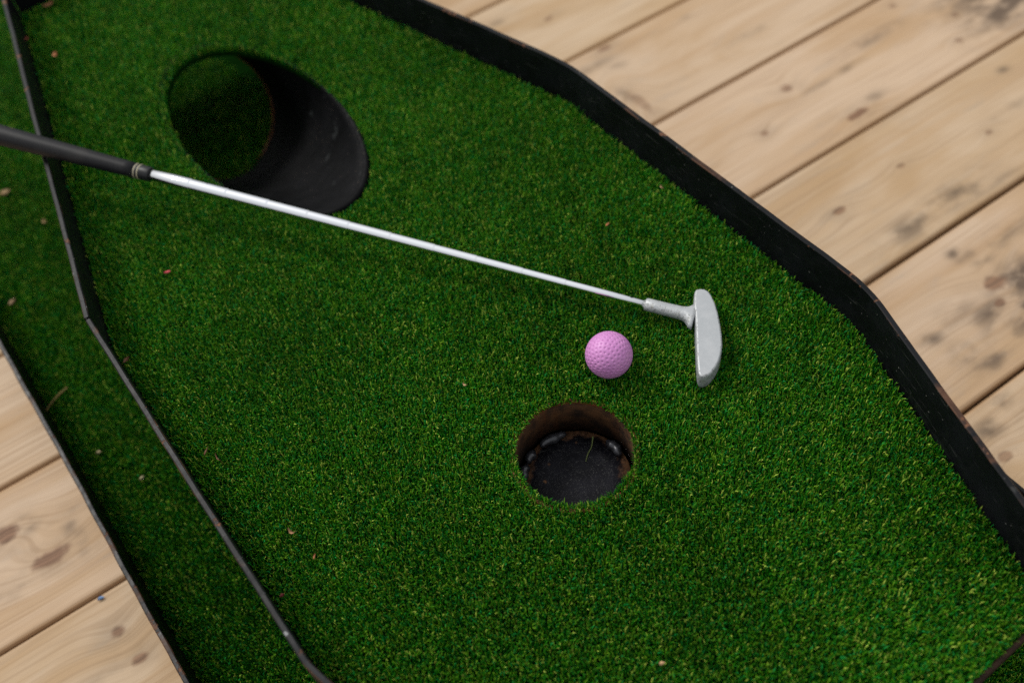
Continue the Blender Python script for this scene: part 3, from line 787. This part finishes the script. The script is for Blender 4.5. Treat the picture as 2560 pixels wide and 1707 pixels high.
# hosel: flares into the head
H0 = B0 - put.location; H1 = Vector((0.1800, 0.5448, ZT + 0.0082)) - put.location
ax = (H1 - H0).normalized(); e1 = Vector((0, 0, 1)) - ax * ax.z; e1.normalize(); e2 = e1.cross(ax)
V, F = [], []; k = 28
sts = [(-.0002, .0046, 1), (0, .0052, 1), (.0010, .0060, 1), (.012, .0061, 1), (.024, .0062, 1), (.034, .0064, 1), (.0375, .0068, 1.05), (.0400, .0074, 1.14), (.0422, .0086, 1.28), (.0440, .0096, 1.45), (.0475, .0096, 1.6)]
for (s_, rad, fl_) in sts:
    for j in range(k):
        t = 2 * math.pi * j / k
        q = H0 + ax * s_ + e2 * rad * fl_ * math.cos(t) + e1 * min(rad, .0071) * math.sin(t)
        V.append(tuple(q))
for i in range(len(sts) - 1):
    for j in range(k):
        a, b = i * k + j, i * k + (j + 1) % k; F.append((a, b, b + k, a + k))
F.append(tuple(range(k))[::-1]); F.append(tuple(range((len(sts) - 1) * k, len(sts) * k)))
hosel = obj_from('hosel', V, F, M['head'], head, True)

# ------------------------------------------------------------------ ball
BR = 0.02135
bm = bmesh.new(); bmesh.ops.create_icosphere(bm, subdivisions=6, radius=1.0)
co = np.array([v.co for v in bm.verts])
nd = 340; i_ = np.arange(nd) + .5
phi = np.arccos(1 - 2 * i_ / nd); tha = np.pi * (1 + 5 ** .5) * i_
dp = np.stack([np.cos(tha) * np.sin(phi), np.sin(tha) * np.sin(phi), np.cos(phi)], 1)
dp = dp @ np.array(Matrix.Rotation(1.1, 3, 'X') @ Matrix.Rotation(.7, 3, 'Z')).T
ang = np.arccos(np.clip(co @ dp.T, -1, 1)).min(1)
dr = 0.047
dep = -0.050 * np.exp(-(ang / (dr * .80)) ** 4)
for v, d in zip(bm.verts, dep): v.co = v.co * (BR * (1 + d))
ball = obj_bm('golf_ball', bm, M['ball'], None, True)
ball.location = (0.08426, 0.51359, ZT + 0.01835)
tag(ball, 'pink dimpled golf ball lying on the green turf between cup and putter head', 'golf ball')

# ------------------------------------------------------------------ litter
def chip(name, loc, size, rot, c, label, cat='leaf bit', curl=0.35, group=None):
    m_ = mat_simple(name + ' ' + label[:18], c, 0.65, 0, 0.3, 400, 0.35)
    L, Wd = size; V, F = [], []; n = 7
    rc = random.Random(int(abs(loc[0] * 9000)))
    for i in range(n):
        t = i / (n - 1); hw = Wd / 2 * math.sin(math.pi * (0.10 + 0.80 * t)) * rc.uniform(.75, 1.15)
        z = curl * L * (2 * t - 1) ** 2 * .6
        for (yy, zz) in ((-hw, .0006), (-hw * .2, 0), (hw, .0009), (hw * .1, .0005)):
            V.append(((t - .5) * L, yy + .12 * L * math.sin(3 * t), z + zz))
    for i in range(n - 1):
        for j in range(4):
            a, b = i * 4 + j, i * 4 + (j + 1) % 4; F.append((a, b, b + 4, a + 4))
    F.append((0, 1, 2, 3)); F.append(tuple(range((n - 1) * 4, n * 4))[::-1])
    o = obj_from(name, V, F, m_, None, True, loc); o.rotation_euler = (rot[0], rot[1], rot[2])
    return tag(o, label, cat, group)
RED = (0.45, 0.035, 0.04); ORG = (0.36, 0.13, 0.05); BRN = (0.13, 0.055, 0.025); TAN = (0.42, 0.26, 0.13)
zt = ZT + .0004
chip('petal_scrap', (-.3398, .7072, zt), (.0070, .0038), (.1, 0, .2), (.42, .05, .06), 'bright red petal scrap on the turf left of the putter shaft', 'petal')
chip('wood_splinter', (.1127, .6845, zt), (.0070, .0022), (0, .2, .9), ORG, 'orange wood splinter on turf above the shaft, nearer to the ball', 'splinter')
chip('leaf_scrap', (.1771, .7263, zt), (.0060, .0032), (.2, 0, 1.9), TAN, 'pale leaf scrap on turf close beside the right rail', 'leaf bit')
chip('leaf_scrap', (-.0477, .5158, zt), (.0050, .0028), (0, .3, 2.4), TAN, 'small tan scrap on turf, left of the pink ball', 'leaf bit')
chip('curled_leaf', (-.2053, .3927, zt), (.0080, .0034), (.3, 0, 2.6), (.38, .20, .10), 'curled tan leaf on turf near the left rail, largest of the scraps there', 'leaf', .7)
chip('leaf_scrap', (-.1859, .3675, zt), (.0052, .0016), (0, 0, 1.3), ORG, 'thin orange scrap on turf just below the curled leaf', 'leaf bit')
chip('leaf_scrap', (-.2126, .3378, zt), (.0042, .0028), (.2, .1, .4), (.14, .02, .02), 'dark red scrap on turf at the lower left rail', 'leaf bit')
chip('bark_sliver', (-.2838, .4842, zt), (.0090, .0018), (0, 0, 1.2), BRN, 'dark brown bark sliver beside the left rail, upper of a pair', 'bark sliver')
chip('bark_sliver', (-.2729, .4762, zt), (.0100, .0013), (0, 0, 2.1), BRN, 'dark brown bark sliver beside the left rail, lower of a pair', 'bark sliver')
chip('leaf_scrap', (.0761, .2400, zt), (.0050, .0030), (0, .2, .3), TAN, 'tan scrap on turf at the bottom edge of the picture', 'leaf bit')
chip('dry_leaf', (-.5475, 1.2206, zt), (.0150, .0080), (.1, 0, .5), (.22, .09, .04), 'brown dry leaf at the top left corner of the raised turf', 'leaf')
chip('dry_leaf', (-.5201, 1.1071, zt), (.0105, .0070), (.2, 0, 1.7), ORG, 'small orange dry leaf between pipe opening and far left rail', 'leaf')
chip('dry_leaf', (-.5660, 1.1500, zt), (.0100, .0050), (0, .3, 1.2), (.25, .05, .03), 'reddish dry leaf lying tight against the far left rail', 'leaf')
chip('leaf_scrap', (-.3700, .6010, zt), (.0080, .0040), (.3, 0, .9), BRN, 'brown scrap tucked at the bend of the left rail', 'leaf bit')
zl = ZL + .0004
chip('dry_leaf', (-.6746, 1.0817, zl), (.0150, .0110), (.1, 0, .4), (.22, .14, .06), 'pale dry leaf on the lower turf near the putter grip', 'leaf')
chip('dry_leaf', (-.6252, .8741, zl), (.0110, .0080), (.1, 0, 1.1), (.20, .125, .06), 'tan dry leaf on the lower turf by the left picture edge', 'leaf')
chip('dry_leaf', (-.6065, 1.0137, zl), (.0110, .0070), (.2, 0, 2.0), (.22, .14, .05), 'olive brown dry leaf on the lower turf below the grip', 'leaf')
chip('leaf_scrap', (-.4808, .6269, zl), (.0060, .0040), (.2, 0, .2), (.24, .19, .10), 'olive scrap on the lower turf beside the dry straw', 'leaf bit')
chip('leaf_scrap', (-.4268, .5849, zl), (.0065, .0045), (.2, 0, .8), (.22, .19, .10), 'pale scrap in the middle of the lower turf strip', 'leaf bit')
chip('paint_flake', (-.4665, .46045, .0012), (.0070, .0045), (0, 0, .3), (.10, .17, .30), 'blue paint flake on the deck board at lower left', 'paint flake', .1)

def tube(name, pts, rad, mat, label, cat, par=None):
    P = [Vector(p_) for p_ in pts]; cr = []
    for i in range(len(P) - 1):
        p0, p1, p2, p3 = P[max(i - 1, 0)], P[i], P[i + 1], P[min(i + 2, len(P) - 1)]
        for s_ in range(6):
            t = s_ / 6; cr.append(.5 * ((2 * p1) + (p2 - p0) * t + (2 * p0 - 5 * p1 + 4 * p2 - p3) * t * t + (3 * p1 - p0 - 3 * p2 + p3) * t ** 3))
    cr.append(P[-1]); V, F = [], []; k = 6; n = len(cr)
    for i, c_ in enumerate(cr):
        d = (cr[min(i + 1, n - 1)] - cr[max(i - 1, 0)]).normalized(); s1 = d.cross(Vector((0, 0, 1))).normalized(); s2 = s1.cross(d)
        rd = rad * (1 - .6 * i / n)
        for j in range(k):
            t = 2 * math.pi * j / k; V.append(tuple(c_ + s1 * rd * math.cos(t) + s2 * rd * math.sin(t)))
    for i in range(n - 1):
        for j in range(k):
            a, b = i * k + j, i * k + (j + 1) % k; F.append((a, b, b + k, a + k))
    F.append(tuple(range(k))[::-1]); F.append(tuple(range((n - 1) * k, n * k)))
    return tag(obj_from(name, V, F, mat, par, True), label, cat)
straw = mat_simple('dry straw', (0.20, 0.13, 0.04), 0.7, 0, 0.3, 200)
tube('dry_straw', [(-.5300, .7230, zl + .004), (-.5440, .7080, zl + .003), (-.5511, .6893, zl + .002), (-.5390, .6690, zl + .001), (-.5270, .6500, zl + .001)], .0011, straw, 'bent dry straw lying on the lower turf beside the outer left rail', 'straw')
fib = mat_simple('loose fibre', (0.11, 0.14, 0.04), 0.6, 0, 0.3)
cz = zc - .0444
tube('grass_blade', [(.0616, .4720, cz + .004), (.0590, .4640, cz + .0012), (.0545, .4570, cz + .0006), (.0511, .4491, cz + .0006)], .0007, fib, 'loose green grass blade lying on the cup floor', 'grass blade')
